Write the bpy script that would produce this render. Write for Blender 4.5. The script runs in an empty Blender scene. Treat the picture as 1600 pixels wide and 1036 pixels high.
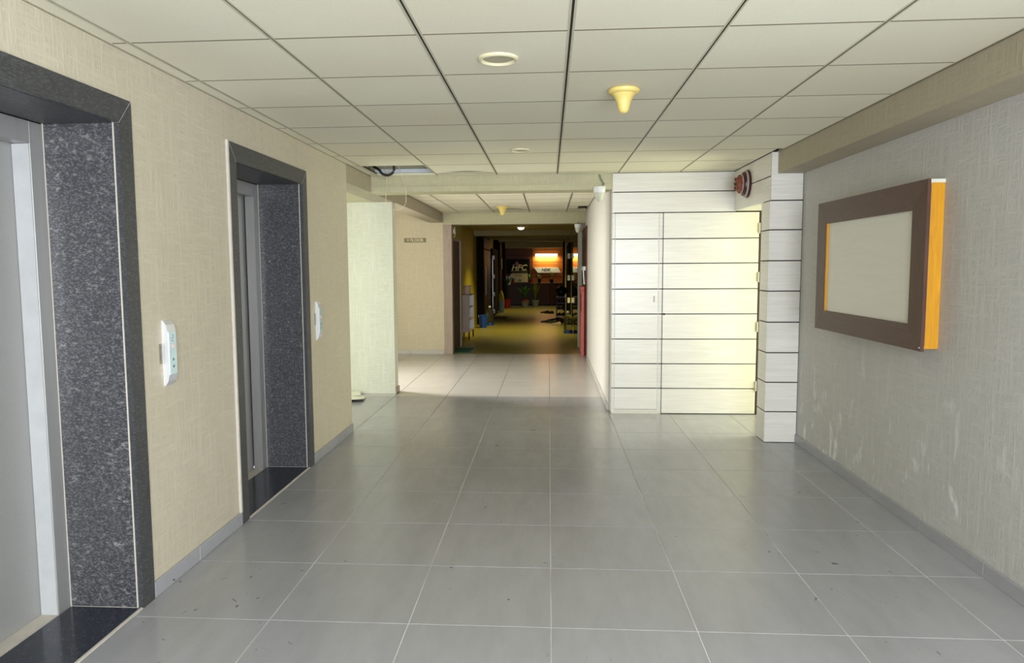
import bpy, bmesh, math, random
from mathutils import Matrix, Vector
random.seed(7)
S = bpy.context.scene
C = S.collection

# ------------------------------------------------------------------ camera
EYE = Vector((0, 0, 1.4933))
F_PX, PITCH, YAW, ROLL, CX = 1134.58, 0.0883, 0.0685, -0.0065, 779.65
fw = Vector((-math.sin(YAW)*math.cos(PITCH), math.cos(YAW)*math.cos(PITCH), -math.sin(PITCH)))
rt = Vector((math.cos(YAW), math.sin(YAW), 0))
up = rt.cross(fw)
r2 = rt*math.cos(ROLL) + up*math.sin(ROLL)
u2 = -rt*math.sin(ROLL) + up*math.cos(ROLL)
cd = bpy.data.cameras.new('camera'); cam = bpy.data.objects.new('camera', cd); C.objects.link(cam)
cam.matrix_world = Matrix(((r2.x, u2.x, -fw.x, EYE.x), (r2.y, u2.y, -fw.y, EYE.y), (r2.z, u2.z, -fw.z, EYE.z), (0, 0, 0, 1)))
cd.sensor_width = 36; cd.lens = F_PX/1600*36; cd.shift_x = (800-CX)/1600; cd.clip_start = .05
S.camera = cam

# ------------------------------------------------------------------ world, lights, exposure
w = bpy.data.worlds.new('sky'); S.world = w; w.use_nodes = True
w.node_tree.nodes['Background'].inputs[0].default_value = (.80, .90, 1, 1)
w.node_tree.nodes['Background'].inputs[1].default_value = 1.0
S.view_settings.view_transform = 'Standard'; S.view_settings.look = 'None'
S.view_settings.gamma = 1; S.view_settings.use_curve_mapping = False
S.view_settings.exposure = 0.14

def area(name, loc, direction, sx, sy, power, col, spread=180):
    l = bpy.data.lights.new(name, 'AREA'); l.shape = 'RECTANGLE'; l.size = sx; l.size_y = sy
    l.energy = power; l.color = col; l.spread = math.radians(spread)
    o = bpy.data.objects.new(name, l); C.objects.link(o); o.location = loc
    o.rotation_euler = Vector(direction).to_track_quat('-Z', 'Y').to_euler()
    return o
# daylight through the openings of the building
area('daylight_rear_opening', (0.9, -1.7, 1.35), (-.18, 1, .02), 2.4, 2.0, 345, (.86, .915, 1))
area('daylight_lift_lobby_window', (-3.5, 7.35, 1.15), (1, 0, 0), 1.5, 1.7, 28, (.99, 1, .82))
area('daylight_passage_window', (-4.9, 9.75, 1.75), (1, -.42, -.34), 1.3, 2.0, 175, (1, .985, .95), 110)
area('daylight_niche_window', (3.0, 6.9, 1.1), (-1, 0, 0), .8, 1.9, 44, (1, 1, .68))
def spot(name, loc, power, col):
    l = bpy.data.lights.new(name, 'SPOT'); l.energy = power; l.color = col; l.spot_size = math.radians(120); l.spot_blend = .8
    l.shadow_soft_size = .06
    o = bpy.data.objects.new(name, l); C.objects.link(o); o.location = loc
    return o

# ------------------------------------------------------------------ materials
def rgb(r, g, b):
    f = lambda c: (c/255/12.92 if c/255 <= .04045 else ((c/255+.055)/1.055)**2.4)
    return (f(r), f(g), f(b), 1)
class NT:
    def __init__(s, name):
        s.m = bpy.data.materials.new(name); s.m.use_nodes = True; s.t = s.m.node_tree
        s.b = s.t.nodes['Principled BSDF']; s.pos = None
    def n(s, typ, **kw):
        x = s.t.nodes.new(typ)
        for k, v in kw.items(): setattr(x, k, v)
        return x
    def l(s, a, b): s.t.links.new(a, b)
    def P(s, scale=(1, 1, 1)):
        g = s.n('ShaderNodeNewGeometry'); mp = s.n('ShaderNodeMapping'); mp.inputs['Scale'].default_value = scale
        s.l(g.outputs['Position'], mp.inputs['Vector']); return mp.outputs['Vector']
    def noise(s, scale, detail=3, rough=.5, vec=None, dist=0):
        x = s.n('ShaderNodeTexNoise'); x.inputs['Scale'].default_value = scale; x.inputs['Detail'].default_value = detail
        x.inputs['Roughness'].default_value = rough; x.inputs['Distortion'].default_value = dist
        s.l(vec if vec else s.P(), x.inputs['Vector']); return x.outputs['Fac']
    def ramp(s, fac, stops):
        r = s.n('ShaderNodeValToRGB'); e = r.color_ramp.elements
        while len(e) > 1: e.remove(e[-1])
        e[0].position = stops[0][0]; e[0].color = stops[0][1]
        for p, c in stops[1:]:
            k = e.new(p); k.color = c
        s.l(fac, r.inputs['Fac']); return r.outputs['Color']
    def mix(s, fac, a, b, mode='MIX'):
        x = s.n('ShaderNodeMix', data_type='RGBA', blend_type=mode)
        for i, v in ((0, fac), (6, a), (7, b)):
            if isinstance(v, (int, float, tuple)): x.inputs[i].default_value = v
            else: s.l(v, x.inputs[i])
        return x.outputs[2]
    def math(s, op, a, b=0):
        x = s.n('ShaderNodeMath', operation=op)
        for i, v in ((0, a), (1, b)):
            if isinstance(v, (int, float)): x.inputs[i].default_value = v
            else: s.l(v, x.inputs[i])
        return x.outputs[0]
    def col(s, c):
        if isinstance(c, tuple): s.b.inputs['Base Color'].default_value = c
        else: s.l(c, s.b.inputs['Base Color'])
    def bump(s, h, strength, dist=.01):
        x = s.n('ShaderNodeBump'); x.inputs['Strength'].default_value = strength; x.inputs['Distance'].default_value = dist
        s.l(h, x.inputs['Height']); s.l(x.outputs['Normal'], s.b.inputs['Normal'])
    def set(s, **kw):
        for k, v in kw.items(): s.b.inputs[k.replace('_', ' ')].default_value = v
def plain(name, c, rough=.5, metal=0, **kw):
    t = NT(name); f = t.noise(14, 3)
    d = tuple(x*.86 for x in c[:3]) + (1,)
    t.col(t.mix(f, d, tuple(min(1, x*1.1) for x in c[:3]) + (1,))); t.set(Roughness=rough, Metallic=metal); t.set(**kw)
    return t.m
def emit(name, c, s):
    t = NT(name); t.col(c); t.b.inputs['Emission Color'].default_value = c; t.b.inputs['Emission Strength'].default_value = s
    return t.m

def wall_mat(name, c1, c2, scuff=0):
    t = NT(name)
    v = t.noise(26, 4, .6, t.P((1.6, 1.6, .12)), .3)     # long vertical brush strokes
    h = t.noise(26, 4, .6, t.P((.25, .25, 2.0)), .3)     # horizontal ones
    fine = t.noise(90, 3, .6, t.P((1, 1, .35)))
    big = t.noise(1.1, 3)
    hh = t.math('MAXIMUM', v, h); hh = t.math('ADD', hh, t.math('MULTIPLY', fine, .35))
    c = t.mix(big, c1, c2)
    c = t.mix(t.ramp(hh, [(.55, (0, 0, 0, 1)), (.95, (1, 1, 1, 1))]), t.mix(1.0, c, (.84, .84, .825, 1), 'MULTIPLY'), c)
    if scuff:
        s1 = t.noise(7, 5, .65, t.P((1, 1, .45)), .6)
        g = t.n('ShaderNodeNewGeometry'); sp = t.n('ShaderNodeSeparateXYZ'); t.l(g.outputs['Position'], sp.inputs[0])
        low = t.ramp(sp.outputs['Z'], [(.1, (1, 1, 1, 1)), (1.1, (0, 0, 0, 1))])
        m = t.mix(1.0, t.ramp(s1, [(.575, (0, 0, 0, 1)), (.69, (1, 1, 1, 1))]), low, 'MULTIPLY')
        c = t.mix(m, c, rgb(228, 228, 228))
    t.col(c); t.set(Roughness=.62); t.bump(hh, .6, .006); return t.m
M = {}
M['wall_l'] = wall_mat('textured_beige_paint', rgb(194, 184, 160), rgb(206, 197, 177))
M['wall_r'] = wall_mat('textured_grey_paint', rgb(186, 184, 179), rgb(198, 196, 192), 1)
M['wall_p'] = wall_mat('pale_green_white_paint', rgb(212, 213, 192), rgb(222, 222, 206))
M['wall_v'] = wall_mat('cream_paint', rgb(200, 186, 156), rgb(208, 196, 168))
M['beam'] = wall_mat('dull_cream_paint', rgb(190, 184, 150), rgb(200, 194, 162))
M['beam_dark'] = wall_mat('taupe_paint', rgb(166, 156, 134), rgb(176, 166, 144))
M['corr_w'] = wall_mat('white_corridor_paint', rgb(190, 186, 176), rgb(198, 194, 186))
M['olive'] = plain('olive_yellow_paint', rgb(158, 142, 34), .5)

# floor tile
t = NT('grey_porcelain')
oi = t.n('ShaderNodeObjectInfo')
n1 = t.noise(1.7, 5, .6, t.P((1, .5, 1)), .4); n2 = t.noise(9, 5, .65, t.P((1, .25, 1)))
c = t.mix(n1, rgb(146, 146, 150), rgb(168, 168, 171))
c = t.mix(t.ramp(n2, [(.4, (0, 0, 0, 1)), (.75, (.5, .5, .5, 1))]), c, rgb(138, 138, 139))
c = t.mix(t.math('MULTIPLY', oi.outputs['Random'], .22), c, rgb(136, 134, 131))
sp = t.noise(17, 4, .55, t.P((1, .7, 1)), .9); area_ = t.ramp(t.noise(1.1, 2), [(.48, (0, 0, 0, 1)), (.56, (1, 1, 1, 1))])
c = t.mix(t.mix(1., t.ramp(sp, [(.685, (0, 0, 0, 1)), (.715, (.8, .8, .8, 1))]), area_, 'MULTIPLY'), c, rgb(72, 66, 62))   # dark scuffs
wsp = t.noise(31, 2, .5); c = t.mix(t.ramp(wsp, [(.80, (0, 0, 0, 1)), (.82, (.7, .7, .7, 1))]), c, rgb(205, 203, 198))      # plaster crumbs
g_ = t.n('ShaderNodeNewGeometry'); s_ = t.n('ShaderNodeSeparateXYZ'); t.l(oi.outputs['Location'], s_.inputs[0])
pale = t.math('MULTIPLY', t.math('GREATER_THAN', s_.outputs['Y'], 8.35), .75)      # passage daylight on the floor painted in as a paler tile colour
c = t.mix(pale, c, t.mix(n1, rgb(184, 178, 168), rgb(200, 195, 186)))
t.col(c); t.set(Roughness=.30)
t.set(Roughness=.24)
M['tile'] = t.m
t = NT('floor_grout')
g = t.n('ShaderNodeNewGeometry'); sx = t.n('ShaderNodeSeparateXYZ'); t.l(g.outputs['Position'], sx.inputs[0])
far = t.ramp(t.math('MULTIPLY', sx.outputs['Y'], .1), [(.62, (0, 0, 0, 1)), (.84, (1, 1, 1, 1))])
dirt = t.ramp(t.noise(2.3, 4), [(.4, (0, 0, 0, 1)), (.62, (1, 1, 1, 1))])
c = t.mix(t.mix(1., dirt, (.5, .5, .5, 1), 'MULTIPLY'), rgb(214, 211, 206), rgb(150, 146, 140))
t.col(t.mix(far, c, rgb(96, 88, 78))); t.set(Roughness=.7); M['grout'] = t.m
t = NT('lamplight_tinted_tile')
n1 = t.noise(1.3, 5, .6, t.P((1, .5, 1)))
br = t.n('ShaderNodeTexBrick'); br.offset = 0; br.inputs['Scale'].default_value = 1
br.inputs['Brick Width'].default_value = .6; br.inputs['Row Height'].default_value = .6; br.inputs['Mortar Size'].default_value = .004
t.l(t.P(), br.inputs['Vector']); br.inputs['Color1'].default_value = rgb(140, 134, 64); br.inputs['Color2'].default_value = rgb(132, 126, 62); br.inputs['Mortar'].default_value = rgb(84, 76, 56)  # yellow corridor lamplight is tinted into the grey tile colour
t.col(t.mix(n1, br.outputs['Color'], rgb(126, 114, 64))); t.set(Roughness=.33); M['corr_floor'] = t.m

# ceiling
t = NT('mineral_fibre_ceiling_tile')
oi = t.n('ShaderNodeObjectInfo'); n = t.noise(120, 3, .6); b = t.noise(1.2, 3)
c = t.mix(oi.outputs['Random'], rgb(232, 229, 208), rgb(222, 218, 196))
c = t.mix(t.ramp(b, [(.35, (0, 0, 0, 1)), (.8, (.6, .6, .6, 1))]), c, rgb(222, 212, 186))
c = t.mix(t.ramp(n, [(.6, (0, 0, 0, 1)), (.72, (.22, .22, .22, 1))]), c, rgb(150, 145, 120))
t.col(c); t.set(Roughness=.85); t.bump(n, .15, .003); M['ctile'] = t.m
M['tee'] = plain('painted_ceiling_grid', rgb(196, 192, 168), .5)
M['joint'] = plain('dirty_ceiling_joint', rgb(112, 100, 76), .8)
M['groove'] = plain('dark_grid_groove', rgb(38, 33, 26), .8)
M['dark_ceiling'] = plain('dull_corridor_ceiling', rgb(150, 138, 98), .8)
M['plenum'] = plain('plenum_grey_concrete', rgb(110, 118, 112), .9)

# laminate
t = NT('white_wood_laminate')
g = t.noise(9, 5, .6, t.P((.35, .35, 7)), .5); g2 = t.noise(2.2, 3, .5, t.P((.5, .5, 3)))
c = t.mix(t.ramp(g, [(.35, (0, 0, 0, 1)), (.75, (1, 1, 1, 1))]), rgb(222, 219, 210), rgb(206, 202, 192))
c = t.mix(t.ramp(g2, [(.4, (0, 0, 0, 1)), (.8, (.5, .5, .5, 1))]), c, rgb(212, 204, 196))
t.col(c); t.set(Roughness=.28); M['lam'] = t.m
M['lam_edge'] = plain('laminate_edge_grey', rgb(206, 203, 190), .45)
M['lam_jamb'] = plain('pale_grey_jamb_paint', rgb(184, 185, 184), .5)
M['black_gap'] = plain('black_joint', rgb(34, 28, 26), .8)

# granite
def granite(name, lo, mid, hi, rough, amt=.5):
    t = NT(name)
    v = t.n('ShaderNodeTexVoronoi', feature='F1'); v.inputs['Scale'].default_value = 80; t.l(t.P((1, .6, 2.2)), v.inputs['Vector'])
    a = t.noise(60, 4, .7, t.P((1, .6, 2))); b = t.noise(34, 4, .7, t.P((1, .6, 1.8))); d = t.noise(3, 2)
    c = t.mix(t.ramp(v.outputs['Distance'], [(.15, (0, 0, 0, 1)), (.6, (1, 1, 1, 1))]), mid, lo)
    c = t.mix(t.ramp(a, [(.45, (0, 0, 0, 1)), (.62, (.8, .8, .8, 1))]), c, lo)
    k = t.mix(1., t.ramp(b, [(.56, (0, 0, 0, 1)), (.68, (amt, amt, amt, 1))]), t.ramp(d, [(.3, (.5, .5, .5, 1)), (.6, (1, 1, 1, 1))]), 'MULTIPLY')
    c = t.mix(k, c, hi)
    t.col(c); t.set(Roughness=rough); t.bump(a, .08, .002); return t.m
M['granite'] = granite('blue_grey_speckled_granite', rgb(58, 58, 61), rgb(112, 112, 115), rgb(160, 157, 152), .30, .6)
M['granite_face'] = granite('dark_flamed_granite', rgb(56, 57, 58), rgb(84, 85, 87), rgb(112, 112, 114), .42, .3)
M['granite_sill'] = granite('dark_polished_granite', rgb(40, 44, 54), rgb(60, 64, 76), rgb(84, 88, 98), .16, .3)
M['cement'] = plain('pale_cement', rgb(196, 188, 176), .8)
t = NT('brushed_stainless'); n = t.noise(40, 3, .6, t.P((1, 1, .03)))
t.col(t.mix(n, rgb(156, 155, 152), rgb(174, 172, 169))); t.set(Roughness=.34, Metallic=.5); M['steel'] = t.m
t = NT('painted_steel_door'); n = t.noise(160, 2, .6)
t.col(t.mix(n, rgb(142, 142, 139), rgb(157, 156, 153))); t.set(Roughness=.4, Metallic=.15); t.bump(n, .06, .001); M['door_steel'] = t.m
t = NT('chrome'); t.col(rgb(232, 234, 238)); t.set(Roughness=.28, Metallic=.6); M['chrome'] = t.m
M['glassface'] = plain('pale_aqua_glass_face', rgb(192, 212, 211), .14)
M['led'] = emit('red_led', rgb(240, 170, 160), .4)
M['ink'] = plain('grey_ink', rgb(96, 112, 124), .5)
# wood
def wood(name, a, b, rough=.4, ax=(1, 1, 8)):
    t = NT(name); n = t.noise(7, 6, .65, t.P(ax), 1.2); t.col(t.mix(t.ramp(n, [(.3, (0, 0, 0, 1)), (.7, (1, 1, 1, 1))]), a, b))
    t.set(Roughness=rough); return t.m
M['wood_h'] = wood('dark_red_brown_wood', rgb(66, 42, 34), rgb(88, 60, 48), .45, (1, .8, 9))
M['wood_v'] = wood('dark_red_brown_upright_wood', rgb(58, 32, 22), rgb(82, 48, 34), .42, (3, 6, .7))
M['mustard'] = wood('mustard_yellow_painted_wood', rgb(186, 126, 2), rgb(208, 148, 6), .4, (8, 8, .6))
t = NT('pale_acrylic_board'); g = t.noise(5, 4, .6, t.P((.5, .5, 5)), .4)
t.col(t.mix(g, rgb(205, 203, 190), rgb(219, 217, 205))); t.set(Roughness=.3); M['acrylic'] = t.m
M['brown_door'] = wood('reddish_brown_veneer', rgb(84, 34, 14), rgb(120, 56, 26), .5, (6, 6, .7))
M['black_door'] = plain('near_black_wood', rgb(14, 9, 7), .8, **{'Specular_IOR_Level': .12})
M['taupe'] = wood('taupe_laminate', rgb(150, 132, 116), rgb(166, 148, 132), .45, (5, 5, .5))
M['amber'] = wood('amber_veneer_cladding', rgb(146, 74, 12), rgb(164, 90, 18), .6, (1, 1, 5))
M['amber_dark'] = wood('dark_amber_veneer', rgb(84, 40, 16), rgb(104, 54, 22), .6, (1, 1, 5))
M['counter'] = wood('grey_brown_cladding', rgb(72, 56, 46), rgb(88, 68, 54), .6, (1, 1, 3))
M['white'] = plain('white_plastic', rgb(226, 227, 226), .35)
M['offwhite'] = plain('off_white_plastic', rgb(205, 205, 186), .4)
M['yellow'] = plain('aged_yellow_plastic', rgb(226, 203, 120), .4)
M['cream_rim'] = plain('cream_enamel_rim', rgb(222, 214, 178), .35)
M['diff'] = plain('unlit_diffuser', rgb(182, 176, 148), .6)
M['grey_pipe'] = plain('grey_conduit', rgb(130, 134, 124), .5)
M['blackrub'] = plain('black_rubber', rgb(22, 22, 24), .5)
M['wire'] = plain('cream_wire', rgb(214, 206, 176), .5)
M['batten'] = plain('white_batten', rgb(236, 240, 240), .35)
M['bell_red'] = plain('faded_red_brown_enamel', rgb(116, 54, 34), .5)
M['bell_dark'] = plain('dark_maroon_metal', rgb(52, 26, 24), .4)
M['bell_rim'] = plain('pinkish_worn_metal', rgb(176, 150, 146), .4)
M['blue'] = plain('blue_plastic', rgb(12, 64, 146), .35)
M['green_mat'] = plain('green_mat', rgb(28, 92, 68), .95)
M['brown_mat'] = plain('brown_mat', rgb(70, 50, 22), .95)
M['terracotta'] = plain('terracotta', rgb(150, 74, 50), .7)
M['grey_pot'] = plain('grey_green_pot', rgb(140, 150, 140), .6)
M['red_plastic'] = plain('dark_red_plastic', rgb(132, 22, 26), .4)
M['soil'] = plain('soil', rgb(40, 30, 20), .95)
M['leaf'] = plain('green_leaf', rgb(70, 120, 40), .5)
M['leaf_y'] = plain('yellow_green_leaf', rgb(140, 160, 50), .5)
M['leaf_d'] = plain('dark_green_leaf', rgb(36, 70, 28), .5)
M['stemm'] = plain('brown_stem', rgb(90, 66, 40), .8)
M['pinkred'] = plain('salmon_red_paint', rgb(206, 104, 98), .5)
M['blue_metal'] = plain('blue_grey_metal', rgb(84, 90, 120), .4, .3)
M['shoe'] = plain('black_leather', rgb(16, 15, 18), .5)
M['paper'] = plain('white_cardboard', rgb(222, 222, 206), .8)
M['beige_cloth'] = plain('pale_pink_beige_plastic', rgb(196, 166, 138), .5)
M['sign_grey'] = plain('olive_grey_sign', rgb(122, 112, 80), .5)
M['sign_txt'] = plain('cream_lettering', rgb(214, 206, 172), .6)
M['black_gloss'] = plain('black_gloss', rgb(8, 8, 10), .6, **{'Specular_IOR_Level': .15})
M['cream_txt'] = plain('cream_print', rgb(235, 222, 168), .5)
M['silver'] = plain('brushed_silver_plate', rgb(226, 224, 218), .35, .2)
M['lamp_on'] = emit('lit_diffuser', (1, .86, .52, 1), 9)
M['bar_on'] = emit('lit_tube', (1, .90, .50, 1), 8)
t = NT('dark_tinted_glass'); t.col(rgb(20, 16, 10)); t.set(Roughness=.05); t.b.inputs['Specular IOR Level'].default_value = 1.0; M['dark_glass'] = t.m
t = NT('clear_water_bottle_plastic'); t.col(rgb(176, 180, 150)); t.set(Roughness=.1); t.b.inputs['Transmission Weight'].default_value = .95; t.b.inputs['IOR'].default_value = 1.15; M['jug'] = t.m
M['brown_panel'] = wood('brown_black_door_leaf', rgb(48, 34, 26), rgb(66, 46, 34), .35, (6, 6, .7))

# ------------------------------------------------------------------ mesh helpers
def B(): return bmesh.new()
def bx(bm, x0, x1, y0, y1, z0, z1, bev=0):
    r = bmesh.ops.create_cube(bm, size=1, matrix=Matrix.Translation(((x0+x1)/2, (y0+y1)/2, (z0+z1)/2)) @ Matrix.Diagonal((abs(x1-x0), abs(y1-y0), abs(z1-z0), 1)))
    if bev:
        es = list({e for v in r['verts'] for e in v.link_edges})
        bmesh.ops.bevel(bm, geom=es, offset=bev, segments=1, affect='EDGES')
    return bm
def box(x0, x1, y0, y1, z0, z1, bev=0): return bx(B(), x0, x1, y0, y1, z0, z1, bev)
def lathe(bm, prof, M4=Matrix(), n=28):
    rings = []
    for r, z in prof:
        rings.append([bm.verts.new(M4 @ Vector((r*math.cos(2*math.pi*k/n), r*math.sin(2*math.pi*k/n), z))) for k in range(n)])
    for a, b in zip(rings, rings[1:]):
        for k in range(n): bm.faces.new((a[k], a[(k+1) % n], b[(k+1) % n], b[k]))
    for rg, fl in ((rings[0], True), (rings[-1], False)):
        try: bm.faces.new(rg[::-1] if fl else rg)
        except ValueError: pass
    bmesh.ops.recalc_face_normals(bm, faces=bm.faces)
    return bm
def tube(bm, pts, r, n=8, closed=False):
    pts = [Vector(p) for p in pts]; rings = []; N = len(pts)
    for i, p in enumerate(pts):
        d = (pts[min(i+1, N-1)] - pts[max(i-1, 0)]).normalized()
        a = d.cross(Vector((0, .3, 1))).normalized() if abs(d.z) < .95 else d.cross(Vector((1, 0, 0))).normalized()
        b = d.cross(a)
        rr = r[i] if isinstance(r, (list, tuple)) else r
        rings.append([bm.verts.new(p + a*rr*math.cos(2*math.pi*k/n) + b*rr*math.sin(2*math.pi*k/n)) for k in range(n)])
    for a, b in zip(rings, rings[1:]):
        for k in range(n): bm.faces.new((a[k], a[(k+1) % n], b[(k+1) % n], b[k]))
    bm.faces.new(rings[0][::-1]); bm.faces.new(rings[-1])
    bmesh.ops.recalc_face_normals(bm, faces=bm.faces)
    return bm
def prism(bm, poly, axis, a, b):
    """poly: 2D points in the plane perpendicular to axis"""
    def v3(p, t):
        return {'x': (t, p[0], p[1]), 'y': (p[0], t, p[1]), 'z': (p[0], p[1], t)}[axis]
    A = [bm.verts.new(v3(p, a)) for p in poly]; D = [bm.verts.new(v3(p, b)) for p in poly]; n = len(poly)
    bm.faces.new(A[::-1]); bm.faces.new(D)
    for k in range(n): bm.faces.new((A[k], A[(k+1) % n], D[(k+1) % n], D[k]))
    bmesh.ops.recalc_face_normals(bm, faces=bm.faces)
    return bm
WP = {}
def wpos(o): return WP.get(o.name, Vector((0, 0, 0)))
def obj(name, bm, mat, parent=None, smooth=False, label=None):
    """world-space bmesh -> one mesh object with its origin at its own centre"""
    me = bpy.data.meshes.new(name)
    lo = Vector([min(v.co[i] for v in bm.verts) for i in range(3)]); hi = Vector([max(v.co[i] for v in bm.verts) for i in range(3)])
    c = Vector(((lo.x+hi.x)/2, (lo.y+hi.y)/2, lo.z))
    bmesh.ops.translate(bm, verts=bm.verts, vec=-c)
    bm.to_mesh(me); bm.free()
    if smooth:
        for p in me.polygons: p.use_smooth = True
        try: me.set_sharp_from_angle(angle=math.radians(40))
        except Exception: pass
    me.materials.append(M[mat])
    o = bpy.data.objects.new(name, me); C.objects.link(o)
    o.location = c - (wpos(parent) if parent else Vector((0, 0, 0)))
    if parent: o.parent = parent
    WP[o.name] = c
    if label: o['label'] = label
    return o
def inst(src, parent, at):
    o = src.copy(); C.objects.link(o); o.location = Vector(at) - (wpos(parent) if parent else Vector((0, 0, 0)))
    if parent: o.parent = parent
    WP[o.name] = Vector(at)
    return o
def thing(name, loc, label, cat, group=None):
    o = bpy.data.objects.new(name, None); C.objects.link(o); o.location = loc; o.empty_display_size = .05
    WP[o.name] = Vector(loc); o['label'] = label; o['category'] = cat
    if group: o['group'] = group
    return o
def tag(o, label, cat, group=None):
    o['label'] = label; o['category'] = cat
    if group: o['group'] = group
    return o
def struct(name, bm, mat, parent=None, label=None):
    o = obj(name, bm, mat, parent, label=label)
    if parent is None: o['kind'] = 'structure'
    return o
def text_obj(name, s, size, mat, parent, origin, xdir, updir, depth=.002, shear=0, bold=0, spacing=1.0):
    cu = bpy.data.curves.new(name, 'FONT'); cu.body = s; cu.size = size; cu.extrude = depth; cu.align_x = 'CENTER'; cu.align_y = 'CENTER'
    cu.shear = shear; cu.offset = bold; cu.space_character = spacing; cu.resolution_u = 3
    tmp = bpy.data.objects.new(name+'_tmp', cu); C.objects.link(tmp)
    dg = bpy.context.evaluated_depsgraph_get(); me = bpy.data.meshes.new_from_object(tmp.evaluated_get(dg))
    bpy.data.objects.remove(tmp); bpy.data.curves.remove(cu)
    X = Vector(xdir); U = Vector(updir); Z = X.cross(U)
    R = Matrix((X, U, Z)).transposed().to_4x4()
    me.transform(R); me.materials.clear(); me.materials.append(M[mat])
    o = bpy.data.objects.new(name, me); C.objects.link(o); o.location = Vector(origin) - (wpos(parent) if parent else Vector()); o.parent = parent
    WP[o.name] = Vector(origin)
    return o

CZ = 2.4185            # ceiling
XL, XR = -1.80, 2.085  # side walls
YB = 7.37              # back wall / first beam
Y2 = 12.43             # second beam

# ------------------------------------------------------------------ floor
bm = B()
bx(bm, XL-.4, 3.2, -2.5, YB+.2, -.12, -.0022); bx(bm, XL, .70, YB+.2, 12.46, -.12, -.0022)
bx(bm, -3.6, XL-.4, 6.2, 8.7, -.12, -.0022); bx(bm, -10.2, XL, 8.7, 12.46, -.12, -.0022)
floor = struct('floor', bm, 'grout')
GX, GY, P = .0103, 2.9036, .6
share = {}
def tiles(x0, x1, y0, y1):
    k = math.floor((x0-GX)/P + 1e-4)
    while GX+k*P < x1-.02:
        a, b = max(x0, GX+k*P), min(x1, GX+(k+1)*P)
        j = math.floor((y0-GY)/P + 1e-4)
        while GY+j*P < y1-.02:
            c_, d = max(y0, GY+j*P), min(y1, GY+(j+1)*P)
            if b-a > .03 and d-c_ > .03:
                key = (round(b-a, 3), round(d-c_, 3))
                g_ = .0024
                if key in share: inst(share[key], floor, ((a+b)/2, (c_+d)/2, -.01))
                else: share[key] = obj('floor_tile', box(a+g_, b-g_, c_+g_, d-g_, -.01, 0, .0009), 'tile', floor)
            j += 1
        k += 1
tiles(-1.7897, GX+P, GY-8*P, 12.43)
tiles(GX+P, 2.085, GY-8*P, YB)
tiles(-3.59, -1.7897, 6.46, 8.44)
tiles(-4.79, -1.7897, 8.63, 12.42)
o = struct('floor_corridor', box(-2.0, .9, 12.43, 28.6, -.12, 0), 'corr_floor')

# ------------------------------------------------------------------ left wall with two lift openings
E1 = (1.745, 3.075); E2 = (4.03, 5.345)      # outer faces of the granite surrounds
bm = B()
for a, b in ((-2.5, E1[0]), (E1[1], E2[0]), (E2[1], 6.46)): bx(bm, -2.20 if b < 6 else -2.12, XL, a, b, 0, CZ+.3)
for a, b in (E1, E2): bx(bm, -2.20, XL, a, b, 2.21, CZ+.3)
wl = struct('wall_left', bm, 'wall_l')
# longitudinal beam above the openings to the left
bm = B(); bx(bm, -2.03, XL, 6.46, Y2, 2.257, CZ+.3)
struct('trim_1', bm, 'beam_dark')
# recess (lift lobby window side)
bm = B(); bx(bm, -3.6, -2.03, 6.46, 8.45, 2.257, 2.4); struct('ceiling_recess', bm, 'beam')
bm = B(); bx(bm, -3.62, -1.82, 8.45, 8.62, 0, CZ+.3); pier = struct('wall_pier', bm, 'wall_p')
obj('skirting_tile', box(-1.83, -1.805, 8.452, 8.63, 0, .075, .002), 'taupe', pier)
bm = B(); bx(bm, -3.75, -2.12, 6.30, 6.46, 0, CZ+.3)
bx(bm, -3.75, -3.6, 6.46, 8.62, 0, .25); bx(bm, -3.75, -3.6, 6.46, 8.62, 2.05, 2.7); struct('wall_recess', bm, 'wall_p')
# passage
bm = B(); bx(bm, -10.2, -1.80, 12.43, 12.6, 0, 3.3); vw = struct('wall_passage', bm, 'wall_v')
bm = B(); bx(bm, -10.2, -2.03, 8.62, 12.43, 2.9, 3.1); struct('ceiling_passage', bm, 'beam')
bm = B(); bx(bm, -10.2, -3.62, 8.45, 8.62, 0, 3.3); struct('wall_passage_near', bm, 'wall_p')
for k in range(4): obj('skirting_tile', box(-1.80-.6*(k+1)+.003, -1.80-.6*k-.003, 12.415, 12.43, 0, .07, .002), 'tile', vw)

# skirting, tile by tile
def skirt(name, x0, x1, segs, h, parent_bm=None):
    root = None
    for a, b in segs:
        j = math.floor((a-GY)/P + 1e-4)
        while GY+j*P < b-.01:
            c_, d = max(a, GY+j*P), min(b, GY+(j+1)*P)
            if d-c_ > .015:
                bm = box(x0, x1, c_+.0015, d-.0015, 0, h, .002)
                if root is None: root = obj(name, bm, 'tile'); root['kind'] = 'structure'
                else: obj('skirting_tile', bm, 'tile', root)
            j += 1
    return root
skirt('baseboard_left', XL, XL+.013, ((0, E1[0]), (E1[1], E2[0]), (E2[1], 6.46)), .074)
skirt('baseboard_right', XR-.014, XR, ((0, 6.185),), .072)

# ------------------------------------------------------------------ right wall, soffit box, pillar, niche
wr = struct('wall_right', box(XR, XR+.2, -2.5, 6.19, 0, CZ+.3), 'wall_r')
struct('trim_2', box(1.877, XR, -2.5, 6.185, 2.245, CZ+.3), 'beam_dark')
struct('wall_niche', bx(bx(bx(B(), XR+.03, 3.3, 6.05, 6.42, 0, 2.7), 2.45, 3.3, 7.40, 7.6, 0, 2.7), 3.2, 3.3, 6.4, 7.4, 0, .2), 'wall_p')
struct('ceiling_niche', box(1.85, 3.3, 6.42, YB, 2.03, 2.10), 'lam_edge')

ZR = [.012, .262, .512, .762, 1.015, 1.266, 1.52, 1.765, 2.022, 2.228, CZ]
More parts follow.
